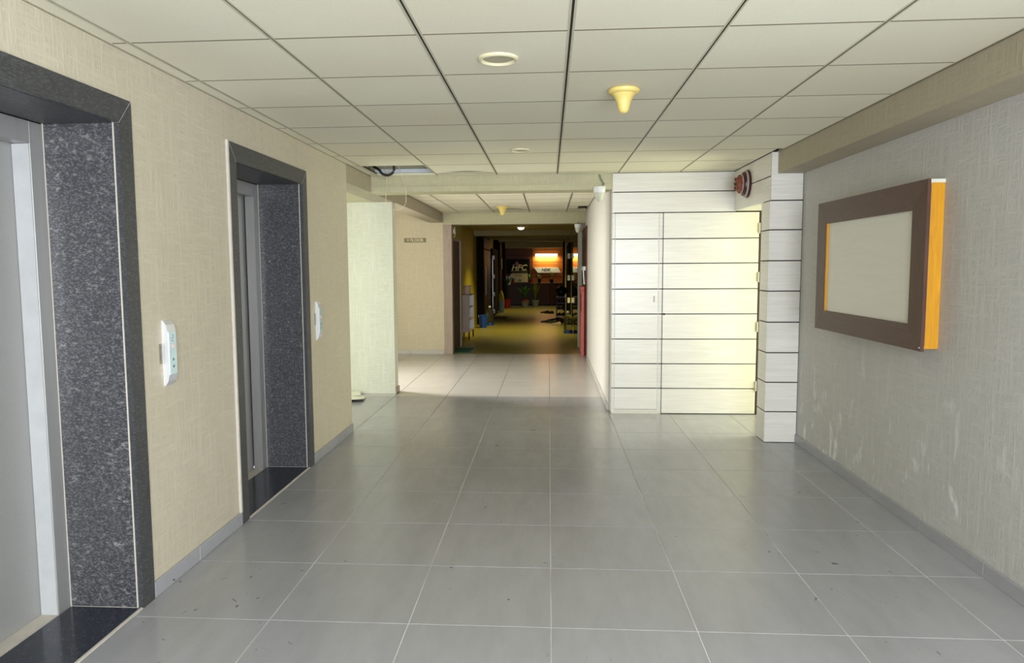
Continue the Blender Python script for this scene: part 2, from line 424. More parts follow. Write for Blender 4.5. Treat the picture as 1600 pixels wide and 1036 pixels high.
# pillar core and its panels
pc = struct('wall_pillar', box(1.832, XR+.03, 6.20, 6.415, 0, CZ+.3), 'black_gap')
PR = [0, .264, .514, .765, 1.021, 1.28, 1.532, 1.786, 2.026, CZ]
G = .0045
for a, b in zip(PR, PR[1:]):
    if b > 2.3:
        obj('panel', box(1.8265, XR-.003, 6.186, 6.20, a+G, 2.245, .0015), 'lam', pc)
        obj('panel', box(1.8265, 1.877, 6.186, 6.20, 2.245, 2.4175), 'lam', pc)
    else: obj('panel', box(1.8265, XR-.003, 6.186, 6.20, a+G, b-G, .0015), 'lam', pc)
    if b < 2.3: obj('panel', box(1.820, 1.832, 6.19, 6.42, a+G, b-G, .0015), 'lam', pc)
# header over the niche, facing the lobby
hd = struct('wall_header', box(1.842, 1.97, 6.19, YB, 2.055, CZ+.2), 'black_gap')
obj('panel', box(1.8265, 1.842, 6.21, YB-.002, 2.03, 2.228-G, .0015), 'lam', hd)
obj('panel', box(1.8265, 1.842, 6.21, YB-.002, 2.228+G, CZ-.002, .0015), 'lam', hd)
# back wall and its cladding
wb = struct('wall_back', box(.655, 3.3, YB+.022, YB+.16, 0, CZ+.3), 'black_gap')
for a, b in zip(ZR[8:], ZR[9:]):
    obj('panel', box(.637, 1.842, YB, YB+.022, a+G, b-G, .0015), 'lam', wb)
for a, b in zip([0]+ZR[1:-1], ZR[1:]):      # return of the cladding into the corridor
    obj('panel', box(.633, .655, YB+.004, YB+.155, a+G/2, b-G/2, .0015), 'lam', wb)
# left leaf: a service panel with its own frame
d1 = struct('door_1', box(.640, 1.134, YB+.004, YB+.024, 0, 2.018), 'black_gap', None, 'narrow white laminate service panel left of the shaft door')
for a, b in zip(ZR, ZR[1:9]):
    obj('panel', box(.664, 1.094, YB-.003, YB+.006, a+G+(.03 if a < .1 else 0), b-G, .0015), 'lam', d1)
    obj('panel', box(.640, .659, YB-.003, YB+.006, a+G, b-G, .001), 'lam', d1)
    obj('panel', box(1.099, 1.1345, YB-.003, YB+.006, a+G, b-G, .001), 'lam', d1)
obj('kick_strip', box(.640, 1.134, YB-.002, YB+.006, 0, .044), 'lam_edge', d1)
obj('edge_strip', box(.659, .664, YB+.0, YB+.005, .02, 2.016), 'lam_edge', d1); obj('edge_strip', box(1.094, 1.099, YB+.0, YB+.005, .02, 2.016), 'lam_edge', d1)
obj('flush_handle', box(1.052, 1.060, YB-.007, YB-.002, 1.135, 1.197, .001), 'grey_pipe', d1)
# right leaf
d2 = struct('door_2', box(1.1365, 2.068, YB+.002, YB+.030, .006, 2.018), 'black_gap', None, 'wide white laminate shaft door beside the pillar')
for a, b in zip(ZR, ZR[1:9]):
    obj('panel', box(1.1395, 2.066, YB-.010, YB+.003, a+(G-.008 if a < .1 else G), b-G, .0015), 'lam', d2)
for z in (1.86, 1.38, .885, .29):
    h = obj('hinge', box(2.056, 2.073, YB-.016, YB-.009, z-.045, z+.045, .002), 'offwhite', d2)
    obj('knuckle', lathe(B(), [(.006, -.05), (.006, .05)], Matrix.Translation((2.070, YB-.016, z)), 10), 'lam_edge', h)
obj('lock_hole', box(1.146, 1.162, YB-.014, YB-.008, 1.004, 1.024, .002), 'black_gap', d2)
struct('trim_3', box(2.074, XR+.03, YB-.004, YB+.022, 0, 2.03), 'brown_panel')

# ------------------------------------------------------------------ cross beams
bm = B(); bx(bm, XL, .632, YB+.012, 7.66, 2.257, CZ+.35); bx(bm, XL, .632, YB, YB+.015, 2.257, 2.312)
struct('trim_4', bm, 'beam')
bm = B(); bx(bm, XL, .62, Y2+.015, 12.75, 2.225, CZ+.3); bx(bm, XL, .62, Y2, Y2+.02, 2.225, 2.250)
struct('trim_5', bm, 'beam')

# ------------------------------------------------------------------ corridor right wall, jamb, exit door
wc = struct('wall_corridor_right', bx(bx(B(), .62, .80, YB+.156, 11.78, 0, CZ+.3), .62, .80, 11.78, 14.2, 2.13, CZ+.3), 'corr_w')
obj('skirting_tile', box(.606, .62, YB+.16, 11.7, 0, .07, .002), 'tile', wc)
struct('wall_corridor_reveal', bx(bx(B(), .70, .80, 11.78, 14.2, 0, 2.13), .545, .70, 13.55, 13.8, 0, CZ), 'corr_w')
d3 = struct('door_3', box(.612, .70, 11.80, 13.5, 0, 2.13), 'brown_panel', None, 'dark brown exit door in the white corridor wall')
obj('frame', bx(bx(B(), .606, .66, 11.76, 11.81, 0, 2.15, .003), .606, .66, 11.76, 13.5, 2.11, 2.15, .003), 'brown_door', d3)
hb = obj('push_bar', bx(B(), .565, .611, 11.90, 12.9, 1.43, 1.50, .01), 'white', d3)
obj('rod', tube(B(), [(.585, 12.3, 1.44), (.60, 12.32, 1.20)], .012, 8), 'chrome', hb)
fc = thing('fire_cabinet', (.60, 12.5, 0), 'tall salmon red steel cabinet standing against the dark exit door', 'cabinet')
obj('body', box(.552, .600, 12.20, 12.95, 0, 1.10, .006), 'pinkred', fc)
obj('slot', box(.549, .554, 12.30, 12.62, .72, 1.02), 'bell_dark', fc)
obj('cap', box(.545, .600, 12.18, 12.97, 1.10, 1.16, .006), 'pinkred', fc)

# ------------------------------------------------------------------ ceiling (lobby)
cl = struct('ceiling', bx(bx(bx(B(), XL-.3, XR+.1, -2.5, 6.4, CZ+.28, CZ+.4), XL-.3, XR+.1, 6.4, YB+.3, CZ+.55, CZ+.65), -1.80, .65, 7.6, Y2+.1, CZ+.28, CZ+.4), 'plenum')
for nm, xs, xe in (('a', XL-.3, XL), ): pass
CXo, CPx, CYo, CPy = .0878, .601, 2.960, .6117
cshare = {}
def ctile(a, b, c_, d, gx=.008, gy=.0036, z=CZ, parent=cl, tilt=0):
    key = (round(b-a, 3), round(d-c_, 3), gx)
    if key in cshare and not tilt:
        inst(cshare[key], parent, ((a+b)/2, (c_+d)/2, z)); return
    o = obj('ceiling_tile', box(a+gx, b-gx, c_+gy, d-gy, z, z+.014, .002), 'ctile', parent)
    if tilt: o.rotation_euler = (tilt, 0, 0)
    else: cshare[key] = o
xs = [XL+.002] + [CXo+CPx*k for k in range(-3, 3)] + [1.877]
ys = [CYo+CPy*k for k in range(-9, 8)] + [YB-.002]
for i in range(len(xs)-1):
    for j in range(len(ys)-1):
        a, b, c_, d = xs[i], xs[i+1], ys[j], ys[j+1]
        if i == 1 and 6.6 < c_ < 6.7: continue                       # the missing tile
        if i == 2 and 6.6 < c_ < 6.7: continue
        if b > 1.83 and c_ > 6.1: b = 1.826
        elif b > 1.83 and d > 6.2: b = 1.826
        ctile(a, b, c_, d)
def runner(x, y0, y1, z=CZ, s=1., parent=cl):
    o = obj('main_runner', bx(bx(B(), x-.0085*s, x-.003*s, y0, y1, z-.0012, z+.003), x+.003*s, x+.0085*s, y0, y1, z-.0012, z+.003), 'tee', parent)
    obj('groove', box(x-.004*s, x+.004*s, y0, y1, z+.002, z+.02), 'groove', o)
for k in range(-3, 3): runner(CXo+CPx*k, -2.5, YB-.002, s=(1.6 if k in (-1, 0) else 1.3))
for j, y in enumerate(ys[1:-1]):
    for i in range(len(xs)-1):
        b = min(xs[i+1], 1.826 if y > 6.1 else 1.88)
        obj('cross_tee', box(xs[i]+.009, b-.009, y-.0045, y+.0045, CZ-.0006, CZ+.003), 'joint', cl) if not (i == 1 and y > 6.6) else None
bm = B(); bx(bm, XL, XL+.014, -2.5, 6.46, CZ-.0015, CZ+.0015); bx(bm, 1.863, 1.877, -2.5, 6.18, CZ-.0015, CZ+.0015)
obj('wall_angle', bm, 'tee', cl)
# perimeter shadow line
obj('shadow_groove', box(1.870, 1.8765, -2.5, 6.18, CZ-.004, CZ-.001), 'joint', cl)
obj('shadow_groove', box(XL-.002, XL+.002, -2.5, 7.36, CZ-.003, CZ-.001), 'joint', cl)
# tiles that have lifted in the middle of their far edge, leaving a dark crescent
def arched(x0, x1, y0, y1, h, parent):
    bm = B(); bmesh.ops.create_grid(bm, x_segments=10, y_segments=6, size=.5)
    for v in bm.verts:
        u, q = v.co.x, v.co.y+.5
        v.co = Vector(((x0+x1)/2+u*(x1-x0-.016), y0+.003+q*(y1-y0-.006), CZ+h*(1-(2*u)**2)*max(0, (q-.45)/.55)**1.5+.012))
    bmesh.ops.solidify(bm, geom=bm.faces[:], thickness=.012)
    return obj('ceiling_tile', bm, 'ctile', parent, label='tile bowed up at its far edge')
arched(xs[2], xs[3], ys[-3], ys[-2], .022, cl)
# ------------------------------------------------------------------ second ceiling
c2 = struct('ceiling_second', box(-1.80, .62, 7.66, Y2, CZ+.10, CZ+.12), 'black_gap')
xs2 = [-1.795, -1.51, -.913, -.316, .300, .617]; ys2 = [7.665] + [7.7+.6*k for k in range(1, 8)] + [Y2-.002]
for i in range(5):
    for j in range(8):
        if (i == 4 and j == 6) or (i == 2 and j == 6): continue
        ctile(xs2[i], xs2[i+1], ys2[j], ys2[j+1], parent=c2)
arched(xs2[2], xs2[3], ys2[6], ys2[7], .03, c2)
obj('ceiling_tile', box(.31, .46, ys2[6]+.02, ys2[7], CZ+.004, CZ+.018), 'ctile', c2)
for x in xs2[1:-1]: runner(x, 7.665, Y2-.002, parent=c2, s=1.7)
for y in ys2[1:-1]:
    for i in range(5): obj('cross_tee', box(xs2[i]+.009, xs2[i+1]-.009, y-.0045, y+.0045, CZ-.0006, CZ+.003), 'joint', c2)
# plenum over the missing tile: far beam side, batten
obj('batten', box(-1.74, -1.06, 7.30, 7.345, CZ+.022, CZ+.062, .003), 'batten', cl, label='white batten seen through the missing ceiling tile')
obj('batten', box(-1.80, -1.0, 6.98, 7.02, CZ+.12, CZ+.16, .003), 'batten', cl)

# ------------------------------------------------------------------ lifts
def lift(y0, y1, label, shade):
    """granite surround between y0 and y1, steel jambs and door behind"""
    t = thing('elevator', (XL, (y0+y1)/2, 0), label, 'elevator', None)
    W_ = .095; zt = 2.21; zi = 2.105; xf = XL+.012; xr = -2.12
    # front slabs, mitred
    for s, a, b in ((1, y1, y1-W_), (-1, y0, y0+W_)):
        bm = B(); prism(bm, [(a, 0), (b, 0), (b, zi), (a, zt)], 'x', XL-.012, xf)
        obj('jamb_slab', bm, 'granite_face', t)
    bm = B(); prism(bm, [(y0+.0015, zt), (y1-.0015, zt), (y1-W_-.001, zi+.001), (y0+W_+.001, zi+.001)], 'x', XL-.012, xf)
    obj('lintel_slab', bm, 'granite_face', t)
    # light mortar in the mitres
    for e, i_ in ((y1, y1-W_), (y0, y0+W_)):
        sg = .0016 if e > i_ else -.0016
        obj('mitre_line', prism(B(), [(e, zt), (i_, zi), (i_-sg, zi), (e-sg*1.4, zt)], 'x', XL-.01, xf+.0004), 'cement', t)
    # reveals
    a, b = y0+W_, y1-W_
    obj('reveal_slab', box(xr, XL-.016, b-.004, b+.02, 0, zi, .001), 'granite', t)
    obj('reveal_slab', box(xr, XL-.016, a-.02, a+.004, 0, zi, .001), 'granite', t)
    obj('reveal_soffit', box(xr, XL-.016, a, b, zi, zi+.02), 'granite_face', t)
    for q0, q1 in ((b-.0045, b+.02), (a-.02, a+.0045)): obj('grout_line', box(XL-.0165, XL-.0115, q0, q1, 0, zi+.004), 'cement', t)
    obj('grout_line', box(xr-.003, xr+.0025, b-.0075, b-.003, 0, zi), 'cement', t); obj('grout_line', box(xr+.003, XL-.014, b-.0075, b-.0035, 0, .005), 'cement', t)
    obj('threshold', box(xr+.003, XL-.004, a+.003, b-.004, -.004, .004, .001), 'granite_sill', t)
    obj('grout_line', box(XL-.004, XL+.007, a-.002, b+.004, -.002, .0028), 'cement', t)
    # steel jambs (flange facing the lobby + return), header
    jw, dx = .088, -2.187
    for s, e in ((1, b), (-1, a)):
        o1, o2 = e-s*.006, e-s*jw
        j_ = obj('steel_jamb', box(dx, xr, min(o1, o2), max(o1, o2), 0, zi-.003, .002), 'steel', t)
    if shade == 0: obj('jamb_lining', box(dx-.010, xr-.004, b-jw-.003, b-jw-.0002, .003, 2.01), 'lam_jamb', t, label='pale painted jamb lining')
    obj('steel_header', box(dx, xr+.001, a+jw, b-jw, 2.012, zi-.003, .002), 'steel', t)
    obj('door_sill', box(dx-.02, xr, a+.01, b-.01, -.006, .002), 'cement', t)
    m_ = (a+b)/2
    for p0, p1, xx in ((a+jw-.02, m_-.001, dx-.012), (m_+.001, b-jw+.02, dx-.012)):
        obj('door_panel', box(xx-.03, xx, p0, p1, .003, 2.03, .002), 'door_steel', t)
    obj('shaft_lining', bx(bx(bx(bx(B(), dx-.12, dx-.10, a-.10, b+.10, 0, 2.3), dx-.10, xr-.002, a-.10, a-.021, 0, 2.3), dx-.10, xr-.002, b+.021, b+.10, 0, 2.3), dx-.10, xr-.002, a-.1, b+.1, 2.13, 2.3), 'black_gap', t)
    return t
lift(E1[0], E1[1], 'nearest lift with grey steel door in a dark granite surround, cut by the left edge', 0)
lift(E2[0], E2[1], 'farther lift in a full dark granite surround between the two call panels', 1)
# pale mortar edge on the near side of the second surround
tr = obj('trim_6', box(XL, XL+.016, E2[0]-.022, E2[0]-.001, .075, 2.215, .003), 'cement'); tr['kind'] = 'structure'

def call_panel(y, z0, z1, label):
    t = thing('call_panel', (XL, y, z0), label, 'call button')
    h = z1-z0; w_ = .074; d = .028
    prof = [(XL, z0), (XL+.010, z0+.006), (XL+.021, z0+.022), (XL+d, z0+.055), (XL+d, z1-.055), (XL+.021, z1-.022), (XL+.010, z1-.006), (XL, z1)]
    bm = B(); prism(bm, prof, 'y', y-w_/2, y+w_/2); obj('housing', bm, 'chrome', t)
    obj('face_plate', box(XL+d-.002, XL+d+.003, y-w_/2+.004, y+w_/2-.004, z0+.055, z1-.055, .001), 'glassface', t)
    # floor display: a seven-segment style 2 and a lamp, two button marks
    xf = XL+d+.0034
    zc = z1-.085
    bm = B()
    for (a, b, c_, d_) in ((-.008, .008, .013, .0155), (-.008, .008, -.001, .0015), (-.008, .008, -.0155, -.013), (.0055, .008, 0, .0155), (-.008, -.0055, -.0155, 0)):
        bx(bm, xf-.001, xf, y+a, y+b, zc+c_, zc+d_)
    obj('floor_display', bm, 'ink', t)
    obj('indicator_lamp', lathe(B(), [(.008, -.001), (.008, .001)], Matrix.Translation((xf, y, z1-.125)) @ Matrix.Rotation(math.pi/2, 4, 'Y'), 14), 'led', t)
    for zz in (z0+.125, z0+.092):
        obj('button', lathe(B(), [(.007, -.001), (.007, .0012)], Matrix.Translation((xf, y, zz)) @ Matrix.Rotation(math.pi/2, 4, 'Y'), 12), 'ink', t)
    return t
call_panel(3.295, .945, 1.257, 'chrome call panel with pale aqua face between the two lifts')
call_panel(5.535, .938, 1.240, 'chrome call panel on the wall beyond the farther lift')
for y, lb in ((3.238, 'small dark slot plate left of the nearer call panel'), (5.485, 'small dark slot plate left of the farther call panel')):
    s_ = obj('slot_plate', box(XL-.002, XL+.003, y-.010, y+.010, 1.055, 1.148, .001), 'sign_grey'); tag(s_, lb, 'wall plate')
    obj('slot', box(XL+.002, XL+.0038, y-.004, y+.005, 1.07, 1.14), 'bell_dark', s_)

# ------------------------------------------------------------------ display board on the right wall
bd = thing('notice_board', (2.03, 4.71, 1.03), 'empty pale display board in a dark brown frame with mustard sides', 'notice board')
y0, y1, z0, z1, fwid = 3.945, 5.475, 1.035, 1.935, .150
xa, xb = 1.955, 1.972
for nm, mt, poly in (('frame_rail', 'wood_h', [(y0, z1), (y1, z1), (y1-fwid, z1-fwid), (y0+fwid, z1-fwid)]),
                     ('frame_rail', 'wood_h', [(y0, z0), (y1, z0), (y1-fwid, z0+fwid*.9), (y0+fwid, z0+fwid*.9)]),
                     ('frame_stile', 'wood_v', [(y0, z0+.001), (y0, z1-.001), (y0+fwid, z1-fwid-.001), (y0+fwid, z0+fwid*.9+.001)]),
                     ('frame_stile', 'wood_v', [(y1, z0+.001), (y1, z1-.001), (y1-fwid, z1-fwid-.001), (y1-fwid, z0+fwid*.9+.001)])):
    bm = B(); prism(bm, poly, 'x', xa, xb); obj(nm, bm, mt, bd)
obj('backing_lip', bx(B(), xb+.0005, xb+.012, y0+.020, y1-.03, z0+.03, z1-.03), 'wood_v', bd)
ya, yb_ = y0+.082, y1-.125
obj('box_side', box(xb+.0125, XR, ya, ya+.022, z0+.005, z1-.012, .001), 'mustard', bd)
obj('box_side', box(xb+.0125, XR, yb_-.022, yb_, z0+.03, z1-.03, .001), 'mustard', bd)
obj('box_top', box(xb+.0125, XR, ya-.002, yb_, z1-.012, z1+.008, .001), 'offwhite', bd, label='pale unpainted top edge')
obj('box_bottom', box(xb+.0125, XR, ya+.023, yb_-.023, z0+.02, z0+.035, .001), 'mustard', bd)
obj('board_face', box(xa+.0172, xa+.0174, y0+fwid-.01, y1-fwid+.01, z0+.12, z1-.14), 'acrylic', bd)
obj('inner_edge', box(xa+.004, xa+.0215, y1-fwid-.018, y1-fwid-.0005, z0+fwid*.9, z1-fwid), 'mustard', bd, label='mustard inner edge at the far side')
for zz in (z0+.012, z0+.030):
    pass
obj('screw', lathe(B(), [(.004, 0), (.004, .004)], Matrix.Translation((xa, y0+.012, z0+.02)) @ Matrix.Rotation(-math.pi/2, 4, 'Y'), 10), 'chrome', bd)

# ------------------------------------------------------------------ fire bell on the header
Mb = Matrix.Translation((1.8265, 6.90, 2.240)) @ Matrix.Rotation(-math.pi/2, 4, 'Y')    # local +z points to -x, into the lobby
bell = thing('fire_bell', (1.8265, 6.90, 2.24), 'red brown fire bell with dark round gong high beside the pillar', 'alarm bell')
obj('back_plate', lathe(B(), [(.125, .002), (.128, .010), (.122, .018)], Mb), 'bell_dark', bell, True)
obj('rim', lathe(B(), [(.118, .018), (.126, .026), (.116, .034)], Mb), 'bell_rim', bell, True)
obj('gong', lathe(B(), [(.110, .034), (.108, .048), (.085, .056), (.05, .06)], Mb), 'bell_dark', bell, True)
obj('rim', lathe(B(), [(.085, .055), (.092, .062), (.082, .068)], Mb), 'bell_rim', bell, True)
obj('striker_housing', lathe(B(), [(.086, .064), (.084, .085), (.062, .10), (.034, .106), (.012, .108)], Mb, 8), 'bell_red', bell)
for a in (.6, 2.2, 3.8, 5.4):
    obj('lug', lathe(B(), [(.016, .085), (.016, .112)], Mb @ Matrix.Translation((.055*math.cos(a), .055*math.sin(a), 0)), 8), 'bell_red', bell)
obj('cap_nut', lathe(B(), [(.014, .10), (.014, .122), (.006, .126)], Mb, 10), 'bell_dark', bell)

# ------------------------------------------------------------------ ceiling fittings
def downlight(x, y, z, r, label, lit=False, group=None):
    t = thing('downlight', (x, y, z), label, 'ceiling light', group)
    T = Matrix.Translation((x, y, z))
    obj('rim', lathe(B(), [(r*.76, .004), (r*.80, -.004), (r*.90, -.012), (r, -.008), (r, .001)], T, 36), 'cream_rim', t, True)
    obj('diffuser', lathe(B(), [(r*.78, -.001), (r*.70, -.035), (r*.4, -.052), (.002, -.056)] if lit else [(r*.78, -.001), (r*.70, -.004), (.002, -.004)], T, 36), 'lamp_on' if lit else 'diff', t)
    return t
downlight(-.222, 3.312, CZ-.001, .089, 'larger unlit round downlight near the camera, left of the yellow sounder')
downlight(-.222, 5.851, CZ-.001, .078, 'smaller looking unlit round downlight farther along the lobby ceiling')
def sounder(x, y, r, h, label):
    t = thing('ceiling_sounder', (x, y, CZ), label, 'alarm sounder')
    T = Matrix.Translation((x, y, CZ-.001))
    obj('base_flange', lathe(B(), [(r*.93, .0), (r, -.006), (r*.99, -.016), (r*.90, -.024), (r*.78, -.026)], T, 36), 'yellow', t, True)
    obj('horn', lathe(B(), [(r*.80, -.022), (r*.62, -.040), (r*.48, -.062), (r*.40, -.085), (r*.35, h*-.84), (r*.26, -h*.95), (r*.10, -h)], T, 32), 'yellow', t, True)
    return t
sounder(.393, 3.93, .083, .125, 'yellow funnel shaped sounder hanging from the lobby ceiling')
sounder(-.70, 11.2, .10, .135, 'yellow funnel shaped sounder on the ceiling past the first beam')

# hose and wire in the ceiling hole
pts = []
for k in range(19):
    a = math.pi*k/18
    pts.append((-1.555-.062*math.cos(a)*-1*(-1) if False else -1.545-.075*math.cos(a), 6.95+.05*math.cos(a), CZ+.02-.075*math.sin(a)*1.0))
pts = [(-1.74, 7.08, CZ+.10), (-1.69, 7.04, CZ+.055)] + [(-1.64, 7.02, CZ+.025)] + [(-1.545-.07*math.cos(math.pi*k/12), 6.98, CZ+.02-.06*math.sin(math.pi*k/12)) for k in range(1, 13)] + [(-1.475, 6.96, CZ+.08), (-1.49, 6.95, CZ+.18)]
o = tag(obj('flexible_hose', tube(B(), pts, .0125, 10), 'blackrub', None, True), 'black flexible hose looping down in the missing ceiling tile', 'hose')
pts = [(-1.60, 7.20, CZ+.18), (-1.615, 7.22, CZ+.06)]
for k in range(25):
    a = k/24; th = math.pi*a
    x = -1.530-.103*math.cos(th) ; z = 2.17-.095*math.sin(th)
    if k == 0: pts += [(-1.618, 7.3, 2.33), (-1.632, 7.3, 2.25)]
    pts.append((x, 7.3, z))
pts += [(-1.427, 7.3, 2.23), (-1.430, 7.3, 2.29), (-1.45, 7.28, 2.37), (-1.48, 7.2, CZ+.08)]
tag(obj('wire_loop', tube(B(), pts, .0030, 6), 'wire', None, True), 'thin cream wire loop dangling from the ceiling hole', 'wire')

def camera_dome(x, y, ztop, label, pipe):
    t = thing('dome_camera', (x, y, ztop), label, 'security camera')
    T = Matrix.Translation((x, y, ztop))
    obj('mount', lathe(B(), [(.058, 0), (.060, -.012), (.058, -.055), (.054, -.060)], T, 28), 'white', t, True)
    obj('dome', lathe(B(), [(.052, -.058), (.048, -.09), (.036, -.125), (.018, -.142), (.004, -.146)], T, 28), 'offwhite', t, True)
    if pipe: obj('conduit', tube(B(), pipe, .010, 8), 'grey_pipe', t, True)
    return t
camera_dome(.500, 7.30, 2.277, 'white dome camera hanging on a grey conduit beside the white panels', [(.505, 7.355, 2.40), (.507, 7.35, 2.385), (.520, 7.34, 2.35), (.545, 7.32, 2.305), (.53, 7.30, 2.275)])
camera_dome(.494, 12.36, 2.205, 'small white dome camera under the second beam near the exit door', [(.494, 12.36, 2.24), (.494, 12.36, 2.20)])

# sign
sg = thing('floor_sign', (-2.285, 12.425, 1.96), 'grey plate lettered V FLOOR on the cream passage wall', 'sign')
obj('plate', box(-2.475, -2.095, 12.418, 12.43, 1.925, 2.000, .001), 'sign_grey', sg)
text_obj('lettering', 'V FLOOR', .070, 'sign_txt', sg, (-2.285, 12.417, 1.962), (1, 0, 0), (0, 0, 1), .0008, bold=.0012)

# cardboard on the recess floor
cb = B()
pr = [(-2.46, 7.85), (-2.10, 7.86), (-2.085, 8.0), (-2.12, 8.20), (-2.19, 8.30), (-2.46, 8.44)]
prism(cb, pr, 'z', .003, .010)
for v in cb.verts:
    if v.co.y < 7.9: v.co.z += .022
    if v.co.y < 8.05 and v.co.x > -2.11: v.co.z += .012
t_ = thing('cardboard_sheets', (-2.25, 8.1, 0), 'white cardboard sheets lying on the recess floor', 'cardboard')
obj('sheet', cb, 'paper', t_)
obj('sheet', prism(B(), [(-2.50, 8.15), (-2.17, 8.19), (-2.23, 8.36), (-2.20, 8.42), (-2.50, 8.43)], 'z', .024, .032), 'paper', t_)

# ------------------------------------------------------------------ far corridor shell
XC0, XC1 = -1.88, .545
o = struct('wall_corridor_left', bx(bx(B(), -2.05, XC0, 13.85, 28.2, 0, 2.6), -2.05, -1.66, 12.6, 13.85, 2.0, 2.6), 'olive')
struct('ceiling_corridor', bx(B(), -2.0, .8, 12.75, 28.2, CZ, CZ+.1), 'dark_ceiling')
struct('trim_7', bx(bx(bx(B(), XC0, XC1, 18.4, 18.7, 2.285, CZ), XC0, XC1, 27.2, 27.6, 2.20, CZ), -1.64, XC1, 24.0, 24.1, 2.33, CZ), 'dark_ceiling')
# left portal and taupe door
dl = struct('door_4', bx(B(), -1.82, -1.69, 12.62, 13.85, 0, 2.0), 'taupe', None, 'taupe laminate double door just past the second beam')
obj('frame', bx(bx(B(), -1.80, -1.655, 12.431, 12.60, 0, 2.225, .003), -1.72, -1.655, 13.70, 13.87, 0, 2.02, .003), 'taupe', dl)
obj('frame', bx(B(), -1.72, -1.662, 12.60, 13.70, 1.97, 2.02, .003), 'taupe', dl)
obj('leaf', box(-1.69, -1.677, 12.62, 13.18, .01, 1.965, .002), 'counter', dl)
obj('leaf', box(-1.69, -1.677, 13.19, 13.69, .01, 1.965, .002), 'counter', dl)
pt = tag(obj('light_bracket', bx(tube(B(), [(-1.64, 12.72, 2.2), (-1.63, 12.72, 2.08), (-1.65, 12.74, 2.02)], .010, 6), -1.66, -1.63, 12.66, 12.70, 2.08, 2.16, .004), 'offwhite'), 'small pale wall bracket above the taupe door', 'bracket')
# brown door surround and dark door with white plates on the left
db = struct('door_5', bx(bx(B(), XC0, -1.70, 19.0, 19.25, 0, 2.33), XC0, -1.72, 19.25, 21.6, 0, 2.33), 'black_door', None, 'reddish brown wooden door on the left of the corridor')
obj('leaf', box(-1.72, -1.705, 19.3, 20.3, .01, 1.96, .002), 'brown_door', db)
obj('leaf', box(-1.72, -1.705, 20.35, 21.4, .01, 1.96, .002), 'brown_door', db)
obj('transom', box(-1.72, -1.705, 19.3, 21.4, 2.0, 2.28, .002), 'brown_door', db)
obj('pull_handle', tube(B(), [(-1.69, 19.45, .75), (-1.67, 19.45, .8), (-1.67, 19.45, 1.45), (-1.69, 19.45, 1.5)], .012, 8), 'chrome', db)
dk = struct('door_6', bx(B(), XC0, -1.66, 21.65, 23.9, 0, 2.05), 'black_door', None, 'dark left door with white hinge plates')
for z in (.18, .69, 1.22, 1.78): obj('hinge_plate', box(-1.664, -1.60, 21.635, 21.66, z-.06, z+.06, .004), 'white', dk)
obj('edge_strip', box(-1.67, -1.655, 21.64, 21.655, .2, 1.8), 'chrome', dk)
struct('wall_dark_post', bx(bx(B(), XC0, -1.66, 24.9, 25.3, 0, CZ), XC0, -1.62, 27.0, 27.6, 0, CZ), 'black_door')
struct('wall_left_end_panel', box(XC0, -1.72, 25.3, 27.0, 0, CZ), 'brown_door')
# right side
struct('wall_glass_partition', box(.552, .60, 13.8, 17.7, 0, CZ), 'dark_glass', None, 'dark tinted glass partition reflecting the far lamp')
struct('wall_corridor_right_far', box(.56, .75, 17.7, 28.2, 0, CZ), 'beam_dark')
dr = struct('door_7', bx(bx(B(), .50, .56, 18.2, 18.6, 0, 2.1), .52, .56, 18.6, 21.4, 0, 2.1), 'black_door', None, 'dark right door with three white hinge plates')
for z in (.66, 1.22, 1.76): obj('hinge_plate', box(.47, .535, 18.17, 18.2, z-.065, z+.065, .004), 'white', dr)
struct('wall_right_post', bx(B(), .49, .56, 25.0, 25.5, 0, CZ), 'black_door')

# end wall
we = struct('wall_end', box(-2.0, .8, 28.0, 28.2, 0, 2.6), 'black_gap')
za = [0, .86, 1.12, 1.40, 1.68, 1.96, 2.24, 2.6]
for a, b in zip(za, za[1:]):
    if a > 0: obj('panel', box(-.615, XC1, 27.965, 28.0, a+.006, b-.006, .002), 'amber', we)
    if a > 0: obj('panel', box(-1.80, -.63, 27.965, 28.0, a+.006, b-.006, .002), 'amber_dark', we)
for a, b in ((-1.55, -1.0), (-.99, -.45)): obj('panel', box(a, b, 27.90, 28.0, .05, .86, .003), 'counter', we)
for a, b in ((-.44, .05), (.06, XC1)): obj('panel', box(a, b, 27.90, 28.0, .05, .86, .003), 'amber_dark', we)
obj('ledge', box(-1.58, XC1, 27.62, 27.90, .86, .89, .004), 'counter', we)
struct('floor_step', box(-1.75, XC1, 27.5, 27.9, 0, .02), 'cement')
# glowing bar
lb = thing('wall_light', (-.09, 27.9, 1.92), 'long glowing warm light bar above the silver sign', 'wall light')
obj('tube', box(-.50, .33, 27.88, 27.93, 1.895, 1.985, .01), 'bar_on', lb)
obj('bracket', box(-.50, .33, 27.93, 27.965, 1.91, 1.99), 'white', lb)
area('wall_light_glow', (-.09, 27.86, 1.86), (0, .55, -1), .8, .06, 14, (1, .90, .40))
# silver sign
ss = thing('silver_sign', (-.06, 27.95, 1.27), 'slanted silver nameplate lettered NDK under the light bar', 'sign')
obj('plate', prism(B(), [(-.565, 1.478), (.36, 1.478), (.46, 1.29), (.46, 1.272), (-.41, 1.272)], 'y', 27.93, 27.962), 'silver', ss)
text_obj('lettering', 'NDK', .15, 'bell_dark', ss, (-.10, 27.927, 1.385), (1, 0, 0), (0, 0, 1), .002, shear=.15, bold=.003)
